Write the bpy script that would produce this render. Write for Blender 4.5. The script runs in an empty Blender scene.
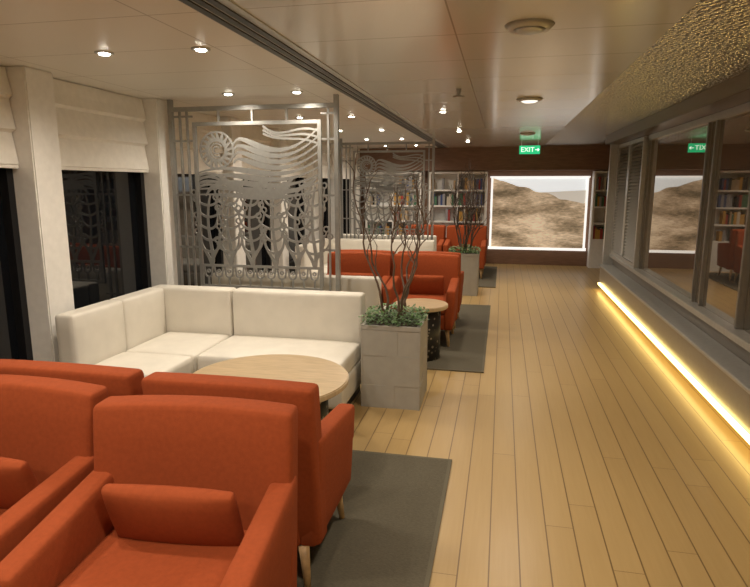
import bpy, bmesh, math, random
from mathutils import Vector, Matrix
random.seed(7)
scene=bpy.context.scene
COL=scene.collection
try:
    scene.view_settings.view_transform='Standard'
    scene.view_settings.look='None'
except Exception: pass

# ---------------------------------------------------------------- camera
f=590.;H=1.6
th=math.atan(109.5/f); ps=math.atan(128/f*math.cos(th))
cam=bpy.data.cameras.new("camera");co=bpy.data.objects.new("camera",cam);COL.objects.link(co)
co.location=(0,0,H);scene.camera=co
co.rotation_euler=(math.pi/2-th,0,ps);cam.lens=f/750*36;cam.clip_start=.05

# ---------------------------------------------------------------- materials
def mat(name,col,rough=.5,metal=0.,noise=0.,nscale=20.,bump=0.,bscale=200.,emit=None,estr=0.,spec=.5,sheen=0.,stretch=None):
    m=bpy.data.materials.new(name);m.use_nodes=True
    nt=m.node_tree;b=nt.nodes["Principled BSDF"]
    b.inputs["Base Color"].default_value=(*col,1);b.inputs["Roughness"].default_value=rough
    b.inputs["Metallic"].default_value=metal;b.inputs["Specular IOR Level"].default_value=spec
    if sheen: b.inputs["Sheen Weight"].default_value=sheen
    tc=nt.nodes.new("ShaderNodeTexCoord");mp=nt.nodes.new("ShaderNodeMapping")
    nt.links.new(tc.outputs["Object"],mp.inputs["Vector"])
    if stretch: mp.inputs["Scale"].default_value=stretch
    n=nt.nodes.new("ShaderNodeTexNoise");n.inputs["Scale"].default_value=nscale;n.inputs["Detail"].default_value=4
    nt.links.new(mp.outputs[0],n.inputs["Vector"])
    r=nt.nodes.new("ShaderNodeValToRGB")
    k=noise if noise else .04
    r.color_ramp.elements[0].color=(*[max(0,c*(1-k)) for c in col],1);r.color_ramp.elements[0].position=.3
    r.color_ramp.elements[1].color=(*[min(1,c*(1+k)) for c in col],1);r.color_ramp.elements[1].position=.7
    nt.links.new(n.outputs["Fac"],r.inputs["Fac"]);nt.links.new(r.outputs["Color"],b.inputs["Base Color"])
    if bump:
        n2=nt.nodes.new("ShaderNodeTexNoise");n2.inputs["Scale"].default_value=bscale
        nt.links.new(tc.outputs["Object"],n2.inputs["Vector"])
        bp=nt.nodes.new("ShaderNodeBump");bp.inputs["Strength"].default_value=bump;bp.inputs["Distance"].default_value=.004
        nt.links.new(n2.outputs["Fac"],bp.inputs["Height"]);nt.links.new(bp.outputs["Normal"],b.inputs["Normal"])
    if emit:
        b.inputs["Emission Color"].default_value=(*emit,1);b.inputs["Emission Strength"].default_value=estr
    return m
M={}
M['orange']=mat("orange_fabric",(.29,.058,.016),.88,noise=.07,nscale=60,bump=.3,bscale=500,spec=.2)
M['cream']=mat("cream_leather",(.68,.64,.56),.5,noise=.04,nscale=8,bump=.06,bscale=300)
M['creamseat']=mat("cream_seat",(.70,.66,.58),.5,noise=.05,nscale=8,bump=.06,bscale=300)
M['legwood']=mat("leg_wood",(.55,.35,.17),.45,noise=.2,nscale=30)
M['tablewood']=mat("table_wood",(.46,.34,.20),.35,noise=.14,nscale=9,stretch=(1,8,1))
M['blackmetal']=mat("black_metal",(.02,.02,.022),.4,metal=.5)
M['dark']=mat("dark_paint",(.03,.028,.028),.4)
M['steel']=mat("brushed_steel",(.52,.52,.50),.36,metal=.6,noise=.06,nscale=30)
M['slat']=mat("slat_grey",(.42,.40,.36),.4,metal=.2)
M['screen']=mat("screen_steel",(.36,.36,.345),.38,metal=.7,noise=.06,nscale=30)
M['steeldark']=mat("dark_steel",(.30,.29,.27),.35,metal=.7)
M['whitecol']=mat("white_column",(.80,.78,.74),.45)
M['blind']=mat("blind_fabric",(.82,.79,.73),.8,bump=.15,bscale=600)
M['glass']=mat("night_glass",(.006,.007,.009),.03,spec=.8)
M['glassr']=mat("mirror_glass",(.42,.38,.33),.02,metal=.88,spec=1.)
M['planter']=mat("planter_stone",(.35,.325,.28),.6,noise=.05,nscale=14,bump=.12,bscale=90)
M['soil']=mat("soil",(.06,.04,.025),.9,noise=.4,bump=.6,bscale=60)
M['leaf']=mat("leaf_green",(.11,.20,.07),.5,noise=.5,nscale=12)
M['bark']=mat("branch_bark",(.12,.075,.05),.6,noise=.3)
M['darkbark']=mat("dark_bark",(.05,.03,.02),.6,noise=.3)
M['rug']=mat("rug_brown",(.092,.078,.05),.95,noise=.25,nscale=70,bump=.6,bscale=300,stretch=(1,5,1))
M['rugedge']=mat("rug_binding",(.115,.098,.064),.9,bump=.4,bscale=300)
M['brown']=mat("brown_wood_wall",(.20,.11,.07),.4,noise=.15,nscale=6,stretch=(1,1,8))
M['taupe']=mat("taupe_panel",(.27,.24,.20),.32,metal=.35)
M['soffit']=mat("soffit_bronze",(.15,.12,.09),.3,metal=.4)
M['taupe2']=mat("taupe_panel_dark",(.17,.15,.125),.35,metal=.3)
M['white']=mat("white_laminate",(.82,.81,.78),.4)
M['lamp']=mat("lamp_lens",(1,.97,.9),.3,emit=(1,.94,.82),estr=28)
M['lampdim']=mat("lamp_lens_dim",(1,.97,.9),.3,emit=(1,.94,.82),estr=1.2)
M['disc']=mat("ceiling_disc",(.45,.42,.37),.35,metal=.2)
M['led']=mat("led_strip",(1,.8,.3),.4,emit=(1,.74,.24),estr=8.5)
M['lightbox']=mat("lightbox_frame",(.9,.9,.88),.4,emit=(1,.98,.94),estr=.9)
M['green']=mat("exit_green",(.0,.35,.12),.4,emit=(.02,.45,.18),estr=1.2)
M['signwhite']=mat("sign_white",(.9,.95,.9),.4,emit=(.9,1,.9),estr=1.2)
M['wall']=mat("wall_paint",(.55,.52,.46),.6)

def nodes(m): return m.node_tree.nodes,m.node_tree.links
def math_(N,L,op,a,b=None):
    n=N.new("ShaderNodeMath");n.operation=op
    for i,v in enumerate((a,b)):
        if v is None: continue
        if isinstance(v,(int,float)): n.inputs[i].default_value=v
        else: L.new(v,n.inputs[i])
    return n.outputs[0]
def floor_mat():
    m=bpy.data.materials.new("floor_planks");m.use_nodes=True;N,L=nodes(m);b=N["Principled BSDF"]
    tc=N.new("ShaderNodeTexCoord");sp=N.new("ShaderNodeSeparateXYZ");L.new(tc.outputs["Object"],sp.inputs[0])
    X,Y=sp.outputs[0],sp.outputs[1]
    w=.128
    u=math_(N,L,'DIVIDE',X,w);fu=math_(N,L,'FRACT',u);iu=math_(N,L,'FLOOR',u)
    wn=N.new("ShaderNodeTexWhiteNoise");wn.noise_dimensions='1D';L.new(iu,wn.inputs["W"])
    yo=math_(N,L,'ADD',math_(N,L,'DIVIDE',Y,2.4),wn.outputs["Value"]);fy=math_(N,L,'FRACT',yo);iy=math_(N,L,'FLOOR',yo)
    l1=math_(N,L,'LESS_THAN',fu,.05);l2=math_(N,L,'LESS_THAN',fy,.0014)
    line=math_(N,L,'MAXIMUM',l1,l2)
    wn2=N.new("ShaderNodeTexWhiteNoise");wn2.noise_dimensions='2D'
    cb=N.new("ShaderNodeCombineXYZ");L.new(iu,cb.inputs[0]);L.new(iy,cb.inputs[1]);L.new(cb.outputs[0],wn2.inputs["Vector"])
    mp=N.new("ShaderNodeMapping");mp.inputs["Scale"].default_value=(30,1.2,1);L.new(tc.outputs["Object"],mp.inputs[0])
    nz=N.new("ShaderNodeTexNoise");nz.inputs["Scale"].default_value=2.5;nz.inputs["Detail"].default_value=5;L.new(mp.outputs[0],nz.inputs["Vector"])
    v=math_(N,L,'ADD',math_(N,L,'MULTIPLY',wn2.outputs["Value"],.25),math_(N,L,'MULTIPLY',nz.outputs["Fac"],.55))
    r=N.new("ShaderNodeValToRGB");e=r.color_ramp.elements
    e[0].position=.1;e[0].color=(.375,.245,.095,1);e[1].position=.85;e[1].color=(.45,.31,.135,1);L.new(v,r.inputs[0])
    mx=N.new("ShaderNodeMixRGB");L.new(line,mx.inputs[0]);L.new(r.outputs[0],mx.inputs[1]);mx.inputs[2].default_value=(.17,.10,.038,1)
    L.new(mx.outputs[0],b.inputs["Base Color"]);b.inputs["Roughness"].default_value=.33
    return m
M['floor']=floor_mat()
def ceil_mat():
    m=bpy.data.materials.new("ceiling_panels");m.use_nodes=True;N,L=nodes(m);b=N["Principled BSDF"]
    tc=N.new("ShaderNodeTexCoord");sp=N.new("ShaderNodeSeparateXYZ");L.new(tc.outputs["Object"],sp.inputs[0])
    fy=math_(N,L,'FRACT',math_(N,L,'DIVIDE',sp.outputs[1],.6));fx=math_(N,L,'FRACT',math_(N,L,'DIVIDE',math_(N,L,'ADD',sp.outputs[0],.25),1.25))
    line=math_(N,L,'MAXIMUM',math_(N,L,'LESS_THAN',fy,.012),math_(N,L,'LESS_THAN',fx,.006))
    nz=N.new("ShaderNodeTexNoise");nz.inputs["Scale"].default_value=1.5;L.new(tc.outputs["Object"],nz.inputs["Vector"])
    r=N.new("ShaderNodeValToRGB");e=r.color_ramp.elements;e[0].color=(.74,.71,.65,1);e[1].color=(.78,.75,.69,1);L.new(nz.outputs["Fac"],r.inputs[0])
    mx=N.new("ShaderNodeMixRGB");L.new(line,mx.inputs[0]);L.new(r.outputs[0],mx.inputs[1]);mx.inputs[2].default_value=(.44,.40,.35,1)
    L.new(mx.outputs[0],b.inputs["Base Color"])
    msk=math_(N,L,'GREATER_THAN',sp.outputs[0],.72);wk=math_(N,L,'GREATER_THAN',sp.outputs[0],-1.15)
    L.new(math_(N,L,'ADD',math_(N,L,'MULTIPLY',wk,.40),math_(N,L,'MULTIPLY',msk,.45)),b.inputs["Metallic"])
    L.new(math_(N,L,'SUBTRACT',.34,math_(N,L,'ADD',math_(N,L,'MULTIPLY',wk,.16),math_(N,L,'MULTIPLY',msk,.06))),b.inputs["Roughness"])
    vo=N.new("ShaderNodeTexVoronoi");vo.inputs["Scale"].default_value=44;L.new(tc.outputs["Object"],vo.inputs["Vector"])
    bp=N.new("ShaderNodeBump");bp.inputs["Distance"].default_value=.009;L.new(msk,bp.inputs["Strength"]);L.new(vo.outputs["Distance"],bp.inputs["Height"])
    L.new(bp.outputs[0],b.inputs["Normal"])
    return m
M['ceil']=ceil_mat()
def dune_mat():
    m=bpy.data.materials.new("dune_print");m.use_nodes=True;N,L=nodes(m);b=N["Principled BSDF"]
    tc=N.new("ShaderNodeTexCoord");sp=N.new("ShaderNodeSeparateXYZ");L.new(tc.outputs["Object"],sp.inputs[0])
    X,Z=sp.outputs[0],sp.outputs[2]
    mp=N.new("ShaderNodeMapping");mp.inputs["Rotation"].default_value=(0,.42,0);mp.inputs["Scale"].default_value=(.5,1,1.7);L.new(tc.outputs["Object"],mp.inputs[0])
    nz=N.new("ShaderNodeTexNoise");nz.inputs["Scale"].default_value=2.0;nz.inputs["Detail"].default_value=3;nz.inputs["Roughness"].default_value=.5;L.new(mp.outputs[0],nz.inputs["Vector"])
    nf=N.new("ShaderNodeTexNoise");nf.inputs["Scale"].default_value=22;nf.inputs["Detail"].default_value=6;nf.inputs["Roughness"].default_value=.7;L.new(mp.outputs[0],nf.inputs["Vector"])
    mixv=math_(N,L,'ADD',math_(N,L,'MULTIPLY',nz.outputs["Fac"],.68),math_(N,L,'MULTIPLY',nf.outputs["Fac"],.32))
    r=N.new("ShaderNodeValToRGB");e=r.color_ramp.elements
    e[0].position=.40;e[0].color=(.11,.08,.045,1);e[1].position=.62;e[1].color=(.60,.46,.31,1);x=e.new(.5);x.color=(.31,.22,.135,1)
    L.new(mixv,r.inputs[0])
    n2=N.new("ShaderNodeTexNoise");n2.inputs["Scale"].default_value=1.6;L.new(tc.outputs["Object"],n2.inputs["Vector"])
    ridge=math_(N,L,'ADD',math_(N,L,'MULTIPLY',X,-.30),math_(N,L,'MULTIPLY',n2.outputs["Fac"],.3))
    d=math_(N,L,'SUBTRACT',Z,math_(N,L,'ADD',ridge,.26))
    sky=math_(N,L,'GREATER_THAN',d,0)
    d2=math_(N,L,'SUBTRACT',Z,math_(N,L,'ADD',math_(N,L,'MULTIPLY',X,.05),.40))
    sea=math_(N,L,'GREATER_THAN',d2,0)
    c2=N.new("ShaderNodeMixRGB");L.new(sea,c2.inputs[0]);c2.inputs[1].default_value=(.50,.45,.38,1);c2.inputs[2].default_value=(.74,.76,.76,1)
    mx=N.new("ShaderNodeMixRGB");L.new(sky,mx.inputs[0]);L.new(r.outputs[0],mx.inputs[1]);L.new(c2.outputs[0],mx.inputs[2])
    L.new(mx.outputs[0],b.inputs["Base Color"]);L.new(mx.outputs[0],b.inputs["Emission Color"]);b.inputs["Emission Strength"].default_value=.9
    b.inputs["Roughness"].default_value=.3
    return m
M['dune']=dune_mat()
def perf_mat():
    m=bpy.data.materials.new("perforated_drum");m.use_nodes=True;N,L=nodes(m);b=N["Principled BSDF"]
    tc=N.new("ShaderNodeTexCoord");vo=N.new("ShaderNodeTexVoronoi");vo.inputs["Scale"].default_value=22;L.new(tc.outputs["Object"],vo.inputs["Vector"])
    r=N.new("ShaderNodeValToRGB");e=r.color_ramp.elements;e[0].position=.22;e[0].color=(.30,.26,.2,1);e[1].position=.3;e[1].color=(.02,.018,.018,1)
    L.new(vo.outputs["Distance"],r.inputs[0]);L.new(r.outputs[0],b.inputs["Base Color"]);b.inputs["Roughness"].default_value=.4
    return m
M['perf']=perf_mat()
BOOKC=[mat("book_cloth_%s"%n,c,.6) for n,c in dict(red=(.35,.05,.04),navy=(.04,.07,.2),tan=(.45,.33,.2),green=(.06,.16,.09),cream=(.6,.55,.45),black=(.03,.03,.03),ochre=(.5,.28,.06),grey=(.3,.3,.32)).items()]

# ---------------------------------------------------------------- mesh helpers
def link(o,parent=None):
    COL.objects.link(o)
    if parent: o.parent=parent
    return o
def mesh_obj(name,verts,faces,m,parent=None,smooth=False,loc=(0,0,0)):
    me=bpy.data.meshes.new(name);me.from_pydata([tuple(v) for v in verts],[],faces);me.update()
    bm=bmesh.new();bm.from_mesh(me);bmesh.ops.recalc_face_normals(bm,faces=bm.faces);bm.to_mesh(me);bm.free()
    if smooth:
        for p in me.polygons:p.use_smooth=True
    me.materials.append(m);o=bpy.data.objects.new(name,me);o.location=loc
    return link(o,parent)
class G:
    def __init__(s): s.v=[];s.f=[]
    def add(s,v,f):
        n=len(s.v);s.v+= [Vector(p) for p in v];s.f+=[tuple(i+n for i in q) for q in f];return s
    def box(s,x0,x1,y0,y1,z0,z1):
        return s.add([(x0,y0,z0),(x1,y0,z0),(x1,y1,z0),(x0,y1,z0),(x0,y0,z1),(x1,y0,z1),(x1,y1,z1),(x0,y1,z1)],
          [(0,3,2,1),(4,5,6,7),(0,1,5,4),(1,2,6,5),(2,3,7,6),(3,0,4,7)])
    def tube(s,pts,rad,n=6):
        pts=[Vector(p) for p in pts];v=[];fs=[]
        for i,p in enumerate(pts):
            t=(pts[min(i+1,len(pts)-1)]-pts[max(i-1,0)]).normalized()
            a=t.cross(Vector((0.13,.95,.2)));a.normalize();b=t.cross(a)
            r=rad[i] if isinstance(rad,(list,tuple)) else rad
            for k in range(n):
                an=2*math.pi*k/n;v.append(p+a*(r*math.cos(an))+b*(r*math.sin(an)))
        for i in range(len(pts)-1):
            for k in range(n): fs.append((i*n+k,i*n+(k+1)%n,(i+1)*n+(k+1)%n,(i+1)*n+k))
        fs.append(tuple(range(n)));fs.append(tuple((len(pts)-1)*n+k for k in range(n)))
        return s.add(v,fs)
    def strip(s,pts,w,y0=-.006,y1=.006,closed=False):
        P=[Vector((p[0],p[1])) for p in pts];n=len(P);v=[]
        for i in range(n):
            if closed: t=P[(i+1)%n]-P[i-1]
            else: t=P[min(i+1,n-1)]-P[max(i-1,0)]
            t.normalize();nn=Vector((-t.y,t.x));ww=(w[i] if isinstance(w,(list,tuple)) else w)/2
            a=P[i]+nn*ww;b=P[i]-nn*ww
            v+=[(a.x,y0,a.y),(b.x,y0,b.y),(b.x,y1,b.y),(a.x,y1,a.y)]
        fs=[]
        for i in range(n if closed else n-1):
            j=(i+1)%n
            for k in range(4): fs.append((i*4+k,i*4+(k+1)%4,j*4+(k+1)%4,j*4+k))
        if not closed: fs+=[(0,1,2,3),tuple((n-1)*4+k for k in range(4))]
        return s.add(v,fs)
    def cyl(s,cx,cy,z0,z1,r0,r1,n=32):
        v=[];
        for k in range(n):
            a=2*math.pi*k/n;v.append((cx+r0*math.cos(a),cy+r0*math.sin(a),z0))
        for k in range(n):
            a=2*math.pi*k/n;v.append((cx+r1*math.cos(a),cy+r1*math.sin(a),z1))
        fs=[(k,(k+1)%n,n+(k+1)%n,n+k) for k in range(n)]+[tuple(range(n)),tuple(range(n,2*n))]
        return s.add(v,fs)
    def obj(s,name,m,parent=None,smooth=False,bevel=0,loc=(0,0,0)):
        o=mesh_obj(name,s.v,s.f,m,parent,smooth,loc)
        if bevel:
            bm=bmesh.new();bm.from_mesh(o.data)
            es=[e for e in bm.edges if len(e.link_faces)==2 and e.calc_face_angle(0)>.6]
            bmesh.ops.bevel(bm,geom=es,offset=bevel,segments=2,affect='EDGES');bm.to_mesh(o.data);bm.free()
        return o
def softbox(name,m,parent,c,size,r=.03,puff=(0,0,0),fn=None,cuts=9):
    bm=bmesh.new();bmesh.ops.create_cube(bm,size=2)
    bmesh.ops.subdivide_edges(bm,edges=bm.edges[:],cuts=cuts,use_grid_fill=True)
    h=[s/2 for s in size];n=cuts+1
    def remap(t,hh,rr):
        i=round((t+1)/2*n);L=[-hh,-hh+.25*rr,-hh+rr]
        if i<=2:return L[i]
        if i>=n-2:return -L[n-i]
        a=-hh+rr;return a+(i-2)/(n-4)*(2*(hh-rr))
    for v in bm.verts:
        rr=[min(r,hh*.95) for hh in h]
        p=Vector([remap(v.co[k],h[k],rr[k]) for k in range(3)])
        R=min(rr)
        core=Vector([max(-(h[k]-R),min(h[k]-R,p[k])) for k in range(3)])
        d=p-core
        if d.length>1e-6: p=core+d.normalized()*R
        q=[1-(p[k]/h[k])**2 for k in range(3)]
        q=[max(0,x) for x in q]
        for k in range(3):
            if puff[k]:
                o1,o2=q[(k+1)%3],q[(k+2)%3];p[k]+= (p[k]/h[k])*puff[k]*math.sqrt(o1*o2)
        if fn: p=Vector(fn(p))
        v.co=p+Vector(c)
    me=bpy.data.meshes.new(name);bm.to_mesh(me);bm.free()
    for q in me.polygons:q.use_smooth=True
    me.materials.append(m);o=bpy.data.objects.new(name,me);return link(o,parent)
def thing(name,label,cat,loc=(0,0,0),rot=0,group=None):
    e=bpy.data.objects.new(name,None);e.empty_display_size=.1;e.location=loc;e.rotation_euler=(0,0,rot);COL.objects.link(e)
    e["label"]=label;e["category"]=cat
    if group:e["group"]=group
    return e
def tag(o,label,cat,group=None):
    o["label"]=label;o["category"]=cat
    if group:o["group"]=group
    return o
def st(o): o["kind"]="structure";return o
def dup(src,loc,rot=None,label=None):
    e=src.copy();COL.objects.link(e);e.location=loc
    if rot is not None:e.rotation_euler=(0,0,rot)
    if label:e["label"]=label
    for ch in src.children:
        c=ch.copy();COL.objects.link(c);c.parent=e
    return e

# ---------------------------------------------------------------- room shell
CZ=2.3;XL=-3.02;YF=12.2;YB=-1.6
st(G().box(XL-.1,3.2,YB,YF+.1,-.1,0).obj("floor",M['floor']))
st(G().box(XL-.1,3.2,YB,YF+.1,CZ,CZ+.1).obj("ceiling",M['ceil']))
st(G().box(XL-.1,3.2,YF,YF+.1,0,CZ).obj("wall_far",M['brown']))
st(G().box(XL-.1,3.2,YB-.1,YB,0,CZ).obj("wall_near",M['wall']))
st(G().box(XL-.1,XL,YB,YF,0,.42).obj("wall_left",M['dark']))
st(G().box(XL-.1,XL,YB,YF,2.2,CZ).obj("trim_1",M['whitecol']))
cols=[3.33+1.4*k for k in range(-3,7)]
k=2
for cy in cols:
    st(G().box(XL-.08,-2.84,cy-.12,cy+.12,0,CZ).obj("trim_%d"%k,M['whitecol'],bevel=.008));k+=1
w=1
blind=None
for i in range(len(cols)-1):
    a,b=cols[i]+.12,cols[i+1]-.12
    g=st(G().box(XL-.06,XL-.04,a,b,.42,2.2).obj("window_%d"%w,M['glass']))
    fr=G();fr.box(XL-.04,XL+.02,a,a+.05,.42,2.2).box(XL-.04,XL+.02,b-.05,b,.42,2.2).box(XL-.04,XL+.02,a+.05,b-.05,.42,.47)
    o=fr.obj("trim_%d"%k,M['blackmetal']);st(o);k+=1
    w+=1
    if blind is None:
        W=b-a-.01
        pts=[(0.0,CZ-.005),(.015,2.2),(.03,2.13),(.012,2.12),(.0,2.11),(.02,2.0),(.035,1.93),(.012,1.92),(.0,1.91),(.02,1.80),(.03,1.72),(.0,1.71)]
        bl=thing("roman_blind","off-white fabric roman blind half lowered over a dark window","blind",(XL+.05,(a+b)/2,0),group="roman blinds along the windows")
        v=[];fs=[];n=9
        for (px,pz) in pts:
            for q in range(n):
                y=-W/2+W*q/(n-1);v.append((px+.004*math.sin(q*1.7+pz*9),y,pz))
        for r_ in range(len(pts)-1):
            for q in range(n-1): fs.append((r_*n+q,r_*n+q+1,(r_+1)*n+q+1,(r_+1)*n+q))
        o=mesh_obj("blind_fabric",v,fs,M['blind'],bl)
        sm=o.modifiers.new("s","SOLIDIFY");sm.thickness=.006
        G().box(-.005,.025,-W/2,W/2,1.695,1.72).obj("bottom_bar",M['blind'],bl,bevel=.004)
        blind=bl
    else: dup(blind,(XL+.05,(a+b)/2,0))
g=G();g.box(-1.25,-1.06,YB,YF-.33,CZ-.006,CZ)
st(g.obj("trim_%d"%k,M['steel']));k+=1
g=G()
for xx in (-1.235,-1.185,-1.135): g.box(xx,xx+.032,YB,YF-.4,CZ-.012,CZ-.006)
st(g.obj("trim_%d"%k,M['dark']));k+=1

# ---------------------------------------------------------------- right wall with windows and ledge
XR=1.72
YE=9.6;YW=7.9
st(G().box(XR+.12,XR+.3,YB,YE,0,CZ).obj("wall_right",M['taupe2']))
st(G().box(3.1,3.2,YE,YF,0,CZ).obj("wall_side",M['brown']))
st(G().box(XR+.3,3.2,YE-.1,YE,0,CZ).obj("wall_return",M['brown']))
st(G().box(1.47,XR+.12,YB,YE,2.18,CZ).obj("trim_%d"%k,M['soffit'],bevel=.006));k+=1
st(G().box(1.5,XR-.02,YB,YE,.35,.38).obj("trim_%d"%k,M['steel'],bevel=.005));k+=1
st(G().box(1.52,XR+.12,YB,YE,.105,.35).obj("trim_%d"%k,M['taupe']));k+=1
st(G().box(1.64,XR+.12,YB,YE,0,.105).obj("baseboard_right",M['taupe2']));
led=G().box(1.49,1.52,YB,YE-.1,.080,.105).obj("led_strip",M['led'])
tag(led,"glowing warm yellow LED strip under the low ledge","light strip")
st(G().box(XR-.08,XR+.12,YB,YE,.50,.55).obj("trim_%d"%k,M['steel'],bevel=.005));k+=1
st(G().box(XR-.02,XR+.12,YB,YE,.35,.50).obj("trim_%d"%k,M['taupe2']));k+=1
ms=[-1.0,.6,2.2,3.75,4.7,5.55,5.75,YW]
for i,my in enumerate(ms):
    st(G().box(XR-.008,XR+.10,my-.018,my+.018,.55,2.18).obj("trim_%d"%k,M['steeldark'],bevel=.004));k+=1
st(G().box(XR-.02,XR+.10,YB,YW,2.12,2.18).obj("trim_%d"%k,M['steel'],bevel=.005));k+=1
for i in range(len(ms)-1):
    a,b=ms[i]+.02,ms[i+1]-.02
    tilt=.020 if i in (2,3) else .0
    x0=XR+.022
    st(mesh_obj("window_%d"%w,[(x0-tilt,a,.55),(x0+tilt,b,.55),(x0+tilt,b,2.12),(x0-tilt,a,2.12),(x0-tilt+.01,a,.55),(x0+tilt+.01,b,.55),(x0+tilt+.01,b,2.12),(x0-tilt+.01,a,2.12)],[(0,1,2,3),(4,5,6,7),(0,1,5,4),(1,2,6,5),(2,3,7,6),(3,0,4,7)],M['glassr']));w+=1
def louver(y0,y1):
    X=XR-.03
    e=thing("louvered_panel","tall grey metal louvered panel in the corridor wall","panel",(X,(y0+y1)/2,.55),group="louvered wall panels")
    d=(y1-y0)/2
    G().box(-.03,.10,-d,-d+.05,0,1.62).box(-.03,.10,d-.05,d,0,1.62).box(-.03,.10,-d+.05,d-.05,0,.05).box(-.03,.10,-d+.05,d-.05,1.57,1.62).obj("frame",M['steel'],e)
    g=G();nn=34
    for i in range(nn):
        z=.06+i*(1.50/nn)
        g.add([(.02,-d+.05,z+.040),(.02,d-.05,z+.040),(-.024,d-.05,z),(-.024,-d+.05,z),(.02,-d+.05,z+.034),(.02,d-.05,z+.034)],[(0,1,2,3),(4,5,2,3),(0,1,5,4)])
    g.obj("slats",M['slat'],e)
louver(YW+.03,8.75);louver(8.76,9.59)
st(G().box(XR-.16,XR+.3,YE+.001,YE+.1,0,CZ).obj("trim_%d"%k,M['steel']));k+=1

# ---------------------------------------------------------------- far wall
PX=.69
pic=thing("lightbox_picture","large illuminated landscape print of grassy sand dunes in a white frame","picture",(PX,YF-.05,1.04))
G().box(-.88,.88,-.01,.01,-.68,.68).obj("print",M['dune'],pic,loc=(0,-.02,0))
G().box(-.94,.94,-.05,.04,.68,.71).box(-.94,.94,-.05,.04,-.73,-.68).box(-.92,-.88,-.05,.04,-.68,.68).box(.88,.92,-.05,.04,-.68,.68).obj("frame",M['lightbox'],pic)
def bookshelf(x0,x1):
    cx=(x0+x1)/2;W=x1-x0;D=.26
    e=thing("bookshelf","white built-in bookshelf filled with books on the far wall","bookshelf",(cx,YF-D/2,0),group="built-in bookshelves")
    g=G();g.box(-W/2,-W/2+.04,-D/2,D/2,0,1.84).box(W/2-.04,W/2,-D/2,D/2,0,1.84).box(-W/2+.04,W/2-.04,-D/2,D/2,1.8,1.84).box(-W/2+.04,W/2-.04,-D/2,D/2,.0,.56).box(-W/2+.04,W/2-.04,D/2-.015,D/2,.56,1.8)
    g.box(-.015,.015,-D/2,D/2-.015,.56,1.8)
    g.obj("body",M['white'],e)
    zs=[.56,.87,1.18,1.49]
    for z in zs[1:]:
        for s in (0,1):
            G().box((-W/2+.04) if s==0 else .015,-.015 if s==0 else (W/2-.04),-D/2,D/2-.015,z-.03,z).obj("shelf",M['white'],e)
    for z in zs:
        x=-W/2+.05
        while x<W/2-.10:
            t=random.uniform(.03,.055);h=random.uniform(.17,.25);m=random.choice(BOOKC)
            if random.random()<.14: x+=random.uniform(.06,.22);continue
            if -.07<x<.017: x=.017;continue
            d=.16
            ob=G().box(0,t-.003,-d/2,d/2,0,h).obj("book",m,None,loc=(cx+x,YF-D/2-.03,z))
            tag(ob,"hardback book standing upright on a white shelf","book","books on the far wall shelves")
            x+=t
bookshelf(-1.45,-.30);bookshelf(-2.75,-1.6);bookshelf(1.68,2.9)
st(G().box(XL+.1,3.1,YF-.32,YF,1.86,CZ-.001).obj("trim_%d"%k,M['brown']));k+=1

ex=thing("exit_sign","green illuminated emergency exit sign hanging from the ceiling","sign",(.42,10.6,CZ))
G().box(-.14,-.13,-.005,.005,-.06,0).box(.13,.14,-.005,.005,-.06,0).obj("hanger",M['steel'],ex)
G().box(-.17,.17,-.012,.012,-.20,-.06).obj("panel",M['green'],ex)
def text(s,size,m,parent,loc):
    cu=bpy.data.curves.new("lettering","FONT");cu.body=s;cu.size=size;cu.extrude=.001;cu.align_x='CENTER';cu.align_y='CENTER'
    t=bpy.data.objects.new("tmp",cu);COL.objects.link(t);dg=bpy.context.evaluated_depsgraph_get();me=bpy.data.meshes.new_from_object(t.evaluated_get(dg))
    bpy.data.objects.remove(t);me.materials.clear();me.materials.append(m)
    o=bpy.data.objects.new("lettering",me);link(o,parent);o.location=loc;o.rotation_euler=(math.pi/2,0,0);return o
text("EXIT",.11,M['signwhite'],ex,(-.035,-.014,-.13))
gg=G();gg.strip([(.09,-.13),(.15,-.13)],.012,-.015,-.012).strip([(.13,-.155),(.152,-.13),(.13,-.105)],.012,-.015,-.012);gg.obj("arrow",M['signwhite'],ex)

# ---------------------------------------------------------------- ceiling fittings
LC=(1,.885,.735)
def lamp(x,y,power,z=CZ-.03,size=.05):
    L=bpy.data.lights.new("spot","SPOT");L.energy=power;L.spot_size=math.radians(160);L.spot_blend=1;L.shadow_soft_size=size;L.color=LC
    lo=bpy.data.objects.new("spot_light",L);COL.objects.link(lo);lo.location=(x,y,z)
def downlight(x,y,power,first=[None]):
    if first[0] is None:
        e=thing("downlight","small recessed ceiling spotlight with metal ring, lit","lamp",(x,y,CZ),group="recessed ceiling spotlights")
        n=24
        v=[];fs=[]
        for (r,z) in ((.050,0),(.050,-.006),(.034,-.008),(.030,-.002)):
            for q in range(n): a=2*math.pi*q/n;v.append((r*math.cos(a),r*math.sin(a),z))
        for j in range(3):
            for q in range(n): fs.append((j*n+q,j*n+(q+1)%n,(j+1)*n+(q+1)%n,(j+1)*n+q))
        mesh_obj("ring",v,fs,M['steel'],e,True)
        G().cyl(0,0,-.012,-.001,.026,.030,24).obj("lens",M['lamp'],e)
        first[0]=e
    else: e=dup(first[0],(x,y,CZ))
    lamp(x,y,power)
P=44
for y in [-.2,1.4,3.0,4.5,6.2,7.8,9.4,11.0]:
    downlight(-2.14,y,P);downlight(-1.58,y+.02,P)
for y in [-.8,.8,6.0,8.2,10.2]: downlight(-.6,y,P*1.05)
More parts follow.
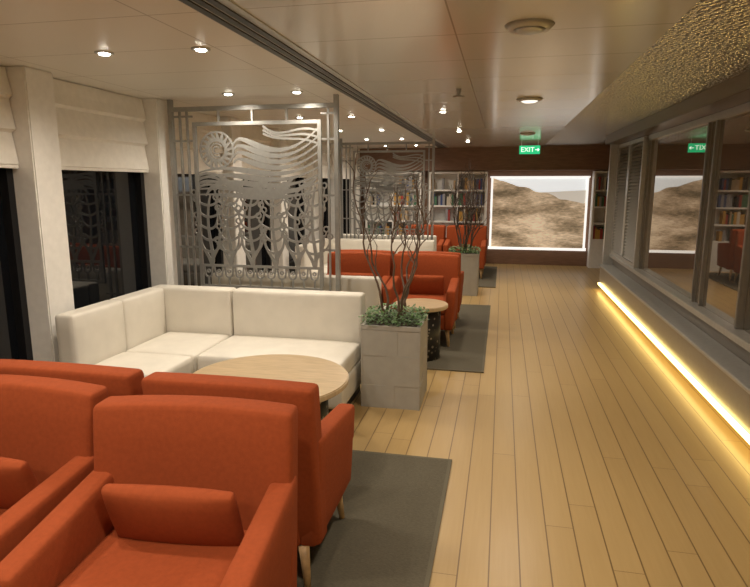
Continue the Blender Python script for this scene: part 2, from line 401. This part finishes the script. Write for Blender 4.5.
for i,(x,y) in enumerate([(.05,.6),(.09,2.9),(.19,5.3),(.31,8.8)]):
    e=thing("round_ceiling_disc","round flat metal ceiling disc with added corridor light","lamp",(x,y,CZ),group="round ceiling discs with added light")  # speaker discs, made into lamps to carry added corridor light
    G().cyl(0,0,-.02,0,.09,.11,32).obj("housing",M['disc'],e,True)
    G().cyl(0,0,-.03,-.02,.05,.07,32).obj("lens",M['lampdim'] if i==2 else M['steel'],e,True)
    lamp(x,y,P*1.9,CZ-.045,.07)  # added spot under each disc to light the corridor
sp_=thing("sprinkler","small star shaped ceiling sprinkler head","sprinkler",(-.35,4.65,CZ))
G().cyl(0,0,-.05,0,.012,.02,12).obj("stem",M['steeldark'],sp_)
g=G()
for q in range(6):
    a=q*math.pi/3;g.tube([(0,0,-.05),(.045*math.cos(a),.045*math.sin(a),-.055)],[.008,.003])
g.obj("deflector",M['steeldark'],sp_)

# ---------------------------------------------------------------- rugs
def rug(x0,x1,y0,y1):
    e=thing("rug","flat grey-brown woven rug with bound edge under lounge seating","rug",((x0+x1)/2,(y0+y1)/2,0),group="brown area rugs")
    a,b=(x1-x0)/2,(y1-y0)/2
    G().box(-a+.02,a-.02,-b+.02,b-.02,.0005,.011).obj("pile",M['rug'],e)
    G().box(-a,a,-b,-b+.02,.0005,.0115).box(-a,a,b-.02,b,.0005,.0115).box(-a,-a+.02,-b+.02,b-.02,.0005,.0115).box(a-.02,a,-b+.02,b-.02,.0005,.0115).obj("binding",M['rugedge'],e)
rug(-2.7,-.23,.4,3.25);rug(-2.0,-.10,4.95,7.85);rug(-2.0,-.05,9.3,11.7)

# ---------------------------------------------------------------- armchairs (front = +Y)
RZ=.012
def make_chair(loc,rot):
    e=thing("armchair","orange fabric armchair with high flat back and tapered wooden legs","armchair",loc,rot,group="orange armchairs")
    W=.70
    softbox("seat_base",M['orange'],e,(0,.02,.245),(W-.16,.56,.15),.02)
    softbox("seat_cushion",M['orange'],e,(0,.03,.385),(W-.17,.54,.13),.028,(0,0,.008))
    def tilt(p): return (p.x,p.y-.08*(p.z+.34)/.68 +.02*(p.x/.36)**2,p.z-.012*(p.x/.36)**2 if p.z>0 else p.z)
    softbox("backrest",M['orange'],e,(0,-.20,.515),(W,.11,.69),.022,(0,.008,0),tilt)
    for s in (-1,1):
        def arm(p):
            k=(p.y+.28)/.56
            z=p.z-(.06*k if p.z>0 else 0)
            return (p.x+s*(.0+.012*(p.z/.23)),p.y,z)
        softbox("armrest",M['orange'],e,(s*(W/2-.045),.03,.40),(.085,.56,.46),.022,(.005,0,0),arm)
    for sx in (-1,1):
        for sy in (-1,1):
            g=G();x=sx*(W/2-.07);y=sy*.24;g.tube([(x+sx*.02,y+sy*.02,0.0),(x,y,.175)],[.013,.023],8)
            g.obj("leg",M['legwood'],e,True)
    return e
R1=math.pi+math.radians(5)
c0=make_chair((-1.0,2.26,RZ),0)
dup(c0,(-1.755,2.28,RZ),0)
chairs_cam=[((-.975,1.48,RZ),R1),((-1.76,1.54,RZ),math.pi),
  ((-.77,5.96,RZ),math.pi),((-1.50,5.96,RZ),math.pi),((-.77,6.72,RZ),0),((-1.50,6.72,RZ),0),
  ((-.60,10.35,RZ),math.pi),((-1.34,10.35,RZ),math.pi),((-.60,11.08,RZ),0),((-1.34,11.08,RZ),0)]
for l,r in chairs_cam: dup(c0,l,r)
def pillow(loc,rot,w=.43):
    e=softbox("lumbar_cushion",M['orange'],None,(0,0,0),(w,.035,.24),.015,(0,.030,0))
    e.location=loc;e.rotation_euler=(math.radians(-20),0,rot);tag(e,"small orange lumbar cushion leaning on the armchair back","cushion","orange lumbar cushions")
    return e
def pil(cx,cy,rot):
    v=Matrix.Rotation(rot,3,'Z')@Vector((0,-.065,0));pillow((cx+v.x,cy+v.y,.560),rot)
pil(-.975,1.48,R1);pil(-1.76,1.54,math.pi);pil(-.77,5.96,math.pi);pil(-1.50,5.96,math.pi)

# ---------------------------------------------------------------- sectional sofas
def sofa_L(loc,label):
    e=thing("sectional_sofa",label,"sofa",loc,0,group="cream lounge sofas")
    G().box(-1.72,-.04,-.68,-.06,.0,.10).box(-1.72,-1.14,-1.18,-.68,.0,.10).obj("plinth",M['dark'],e)
    softbox("seat_base",M['cream'],e,(-.89,-.37,.19),(1.78,.74,.19),.02)
    softbox("seat_base",M['cream'],e,(-1.43,-.97,.19),(.70,.46,.19),.02)
    softbox("seat_cushion",M['creamseat'],e,(-.535,-.44,.35),(1.06,.60,.14),.03,(0,0,.012))
    softbox("seat_cushion",M['creamseat'],e,(-1.35,-.44,.35),(.56,.60,.14),.03,(0,0,.012))
    softbox("seat_cushion",M['creamseat'],e,(-1.35,-.975,.35),(.56,.45,.14),.03,(0,0,.012))
    softbox("backrest",M['cream'],e,(-.535,-.07,.53),(1.06,.14,.50),.025,(0,.01,0))
    softbox("backrest",M['cream'],e,(-1.425,-.07,.53),(.70,.14,.50),.025,(0,.01,0))
    softbox("backrest",M['cream'],e,(-1.71,-.41,.53),(.14,.53,.50),.025,(.01,0,0))
    softbox("backrest",M['cream'],e,(-1.71,-.945,.53),(.14,.53,.50),.025,(.01,0,0))
    return e
sL=sofa_L((-1.0,4.38,0),"cream leather corner sofa in front of the openwork metal screen")
dup(sL,(-.95,8.78,0),label="cream leather corner sofa beside the second planter")
def sofa_S(loc,rot,label):
    e=thing("sofa",label,"sofa",loc,rot,group="cream straight sofas")
    G().box(-.76,.76,.04,.56,0,.10).obj("plinth",M['dark'],e)
    softbox("seat_base",M['cream'],e,(0,.30,.19),(1.6,.60,.19),.02)
    for s in(-1,1):
        softbox("seat_cushion",M['creamseat'],e,(s*.4,.37,.35),(.79,.46,.14),.03,(0,0,.012))
        softbox("backrest",M['cream'],e,(s*.4,.07,.53),(.79,.14,.50),.025,(0,.01,0))
    return e
sS=sofa_S((-1.82,4.96,RZ),0,"cream leather straight sofa backing onto the metal screen")
dup(sS,(-1.8,9.32,RZ),0)

# ---------------------------------------------------------------- coffee tables
def table(loc,r,lab):
    e=thing("coffee_table",lab,"table",loc,0,group="round coffee tables")
    G().cyl(0,0,.47,.505,r,r,64).obj("table_top",M['tablewood'],e,bevel=.006)
    G().cyl(0,0,0,.45,r*.74,r*.74,48).obj("drum_base",M['perf'],e,True)
    G().cyl(0,0,.45,.47,r*.78,r*.78,48).obj("collar",M['blackmetal'],e)
table((-1.27,3.03,RZ),.46,"round pale wood coffee table on a black perforated drum base")
table((-.70,5.31,RZ),.25,"small round wood side table on black drum base")
table((-1.25,7.50,RZ),.38,"round pale wood coffee table on a black perforated drum base")

# ---------------------------------------------------------------- planters with trees
def planter(loc,seed,bark,hgt,nst,lab,spread,twp):
    rnd=random.Random(seed)
    e=thing("potted_tree",lab,"plant",loc)
    S=.215;HH=.61
    g=G();g.box(-S+.01,S-.01,-S+.01,S-.01,0,HH-.03)
    g.box(-S,S,-S,-S+.03,HH-.03,HH).box(-S,S,S-.03,S,HH-.03,HH).box(-S,-S+.03,-S+.03,S-.03,HH-.03,HH).box(S-.03,S,-S+.03,S-.03,HH-.03,HH)
    for side in range(4):
        R=Matrix.Rotation(side*math.pi/2,3,'Z')
        for (x0,x1,z0,z1,t) in [(-S,.03,.0,.17,.004),(.03,S,.0,.17,.001),(-S,-.03,.17,.39,.001),(-.03,S,.17,.39,.004),(-S,.05,.39,.578,.004),(.05,S,.39,.578,.001)]:
            bb=G().box(x0,x1,-S+.006-t,-S+.012,z0,z1);g.add([R@v for v in bb.v],bb.f)
    g.obj("planter_box",M['planter'],e)
    G().box(-S+.03,S-.03,-S+.03,S-.03,HH-.03,HH-.012).obj("soil",M['soil'],e)
    g=G()
    for i in range(1100):
        a=rnd.uniform(0,6.28);x=rnd.uniform(-S*1.02,S*1.02);y=rnd.uniform(-S*1.02,S*1.02)
        z=HH+rnd.uniform(-.01,.12)*(1-.5*max(abs(x),abs(y))/S)
        L=rnd.uniform(.018,.038);w_=L*.35;d=Vector((math.cos(a),math.sin(a),rnd.uniform(-.2,.9))).normalized();sd=d.cross(Vector((0,0,1))).normalized()*w_
        p=Vector((x,y,z));g.add([p,p+d*L*.5+sd,p+d*L,p+d*L*.5-sd],[(0,1,2,3)])
    g.obj("foliage",M['leaf'],e)
    for i in range(nst):
        a=i*6.28/nst+rnd.uniform(-.5,.5);p=Vector((math.cos(a)*.05,math.sin(a)*.05,HH-.02));pts=[p.copy()];rad=[.008]
        d=Vector((math.cos(a)*.28,math.sin(a)*.28,1)).normalized();ph=rnd.uniform(0,6);fr=rnd.uniform(.35,.55);am=rnd.uniform(.12,.3)
        n=44;h=rnd.uniform(.7,1)*hgt;g=G();twigs=[];jit=Vector((0,0,0))
        for q in range(n):
            t=q/n;jit=jit*.7+Vector((rnd.uniform(-1,1),rnd.uniform(-1,1),0))*.16
            wob=Vector((math.cos(q*fr+ph),math.sin(q*fr*.8+ph),0))*am+jit
            dd=(d+wob).normalized()
            if t>.4: d=(d+Vector((-p.x*spread*.2,-p.y*.15,.05))).normalized()
            p=p+dd*(h/n);pts.append(p.copy());rad.append(.0085*(1-t)+.002)
            if q>12 and rnd.random()<twp: twigs.append((p.copy(),dd.copy(),1-t))
        g.tube(pts,rad,6)
        for (tp,td,k_) in twigs:
            a2=rnd.uniform(0,6.28);q_=tp.copy();dd=(td+Vector((math.cos(a2),math.sin(a2),.3))*.8).normalized();pp=[q_.copy()];rr=[.004]
            nn=int(8+12*k_)
            for u in range(nn):
                dd=(dd+Vector((rnd.uniform(-.5,.5),rnd.uniform(-.5,.5),.2))).normalized();q_=q_+dd*.022;pp.append(q_.copy());rr.append(.004*(1-u/nn)+.001)
            g.tube(pp,rr,5)
        g.obj("stem",bark,e,True)
    return e
planter((-.74,4.20,0),3,M['bark'],1.32,7,"grey stone block planter with green groundcover and bare curly branches",.3,.20)
planter((-.52,8.75,0),5,M['darkbark'],1.3,12,"grey square planter with dense dark curly branches",.6,.4)

# ---------------------------------------------------------------- openwork metal screen
def arc(cx,cz,r,a0,a1,n=24): return [(cx+r*math.cos(a0+(a1-a0)*i/n),cz+r*math.sin(a0+(a1-a0)*i/n)) for i in range(n+1)]
def bez(p0,p1,p2,p3,n=20):
    o=[]
    for i in range(n+1):
        t=i/n;s=1-t;o.append((s**3*p0[0]+3*s*s*t*p1[0]+3*s*t*t*p2[0]+t**3*p3[0],s**3*p0[1]+3*s*s*t*p1[1]+3*s*t*t*p2[1]+t**3*p3[1]))
    return o
def screen(loc):
    e=thing("metal_screen","silver openwork metal room divider with sun, waves and plant shapes","screen",loc,group="openwork metal room dividers")
    W=.745
    S=M['screen']
    g=G()
    for x in (-W,W-.035): g.box(x,x+.035,-.02,.02,0,CZ-.001)
    g.box(-W+.035,W-.035,-.02,.02,2.2,2.235).box(-W+.035,W-.035,-.02,.02,.04,.08)
    g.obj("outer_frame",S,e)
    x0,x1,z0,z1=-.53,.60,.70,2.11
    g=G();g.box(x0,x1,-.012,.012,z1-.03,z1).box(x0,x1,-.012,.012,z0,z0+.03).box(x0,x0+.03,-.012,.012,z0+.03,z1-.03).box(x1-.03,x1,-.012,.012,z0+.03,z1-.03)
    g.obj("inner_frame",S,e)
    g=G()
    for x in (-.655,-.59): g.box(x,x+.018,-.008,.008,.08,2.2)
    g.box(.65,.668,-.008,.008,.08,2.2)
    for z in (2.15,1.95,1.5,1.05,.6,.2): g.box(-W+.035,x0,-.008,.008,z,z+.016)
    for z in (2.15,1.95,1.5,1.05,.6,.2): g.box(x1,W-.035,-.008,.008,z,z+.016)
    for x in (-.3,0,.3): g.box(x,x+.016,-.008,.008,z1,2.2)
    for x in (-.3,0,.3): g.box(x,x+.016,-.008,.008,.08,z0)
    g.obj("lattice",S,e)
    g=G();cx,cz=-.32,1.88
    g.strip(arc(cx,cz,.085,0,2*math.pi,36)[:-1],.028,closed=True)
    g.strip(arc(cx,cz,.15,0,2*math.pi,36)[:-1],.016,closed=True)
    for i in range(18):
        a=i*2*math.pi/18;g.strip([(cx+.09*math.cos(a),cz+.09*math.sin(a)),(cx+.15*math.cos(a+.12),cz+.15*math.sin(a+.12))],[.03,.012])
    for r_ in (.03,.055): g.strip(arc(cx,cz,r_,.5,5.2,20),.012)
    g.obj("sun",S,e)
    g=G()
    for i in range(9):
        za=1.93-.045*i;zb=2.05-.062*i
        p=bez((x0+.02+(.34 if i<4 else 0),za-(.02 if i<4 else .06)),(-.1,za+.20-.03*i),(.15,za-.30+.02*i),(x1-.02,zb),28)
        g.strip(p,[.012+.036*math.sin(math.pi*min(1,j/28))**2 for j in range(29)])
    for i in range(4):
        g.strip(bez((x0+.02,1.66-.03*i),(-.3,1.8-.04*i),(-.1,1.4),(.12+.1*i,1.62-.02*i),20),.02)
    for i in range(3):
        g.strip(bez((.1,2.07-.03*i),(.25,1.93),(.4,2.1-.05*i),(x1-.02,2.02-.05*i),16),.018)
    g.obj("waves",S,e)
    g=G();rnd=random.Random(11)
    for x in (-.42,-.24,-.04,.17,.37,.52):
        top=1.52+rnd.uniform(-.08,.08)
        g.strip(bez((x,z0+.2),(x+.06,1.0),(x-.07,1.2),(x+.02,top)),[.034-.001*j for j in range(21)])
        for s in (-1,1):
            for j in range(5):
                zz=1.02+j*.10
                c=(x+s*rnd.uniform(.08,.15),zz+rnd.uniform(.08,.16))
                g.strip(bez((x,zz),(x+s*.05,zz),(c[0],zz+.04),c,10),[.022-.001*q for q in range(11)])
                g.strip(arc(c[0],c[1]+.022,.022,0,2*math.pi,12)[:-1],.012,closed=True)
        for s in (-1,1):
            g.strip(bez((x,z0+.22),(x+s*.03,z0+.33),(x+s*.10,z0+.34),(x+s*.085,z0+.48),12),[.03-.0015*q for q in range(13)])
    for i in range(5):
        x=-.35+i*.2;g.strip(bez((x-.09,1.50),(x-.03,1.62),(x+.04,1.56),(x+.11,1.66),12),[.008+.03*math.sin(math.pi*q/12) for q in range(13)])
    g.obj("plant_shapes",S,e)
    g=G()
    nU=11
    for i in range(nU):
        x=x0+.03+(i+.5)*(x1-x0-.06)/nU
        g.strip(arc(x,z0+.13,.032,math.pi,2*math.pi,12),.014);g.strip([(x-.032,z0+.13),(x-.04,z0+.19)],.014);g.strip([(x+.032,z0+.13),(x+.04,z0+.19)],.014)
        g.strip([(x,z0+.03),(x,z0+.1)],.016)
        g.strip(arc(x,z0+.15,.013,0,2*math.pi,10)[:-1],.012,closed=True)
    g.strip([(x0+.03,z0+.2),(x1-.03,z0+.2)],.022)
    g.obj("scallop_border",S,e)
    return e
s1=screen((-2.05,4.72,0))
dup(s1,(-1.78,9.2,0))

# ---------------------------------------------------------------- light
w_=bpy.data.worlds.new("world");scene.world=w_;w_.use_nodes=True
w_.node_tree.nodes["Background"].inputs[0].default_value=(.02,.025,.04,1);w_.node_tree.nodes["Background"].inputs[1].default_value=.3
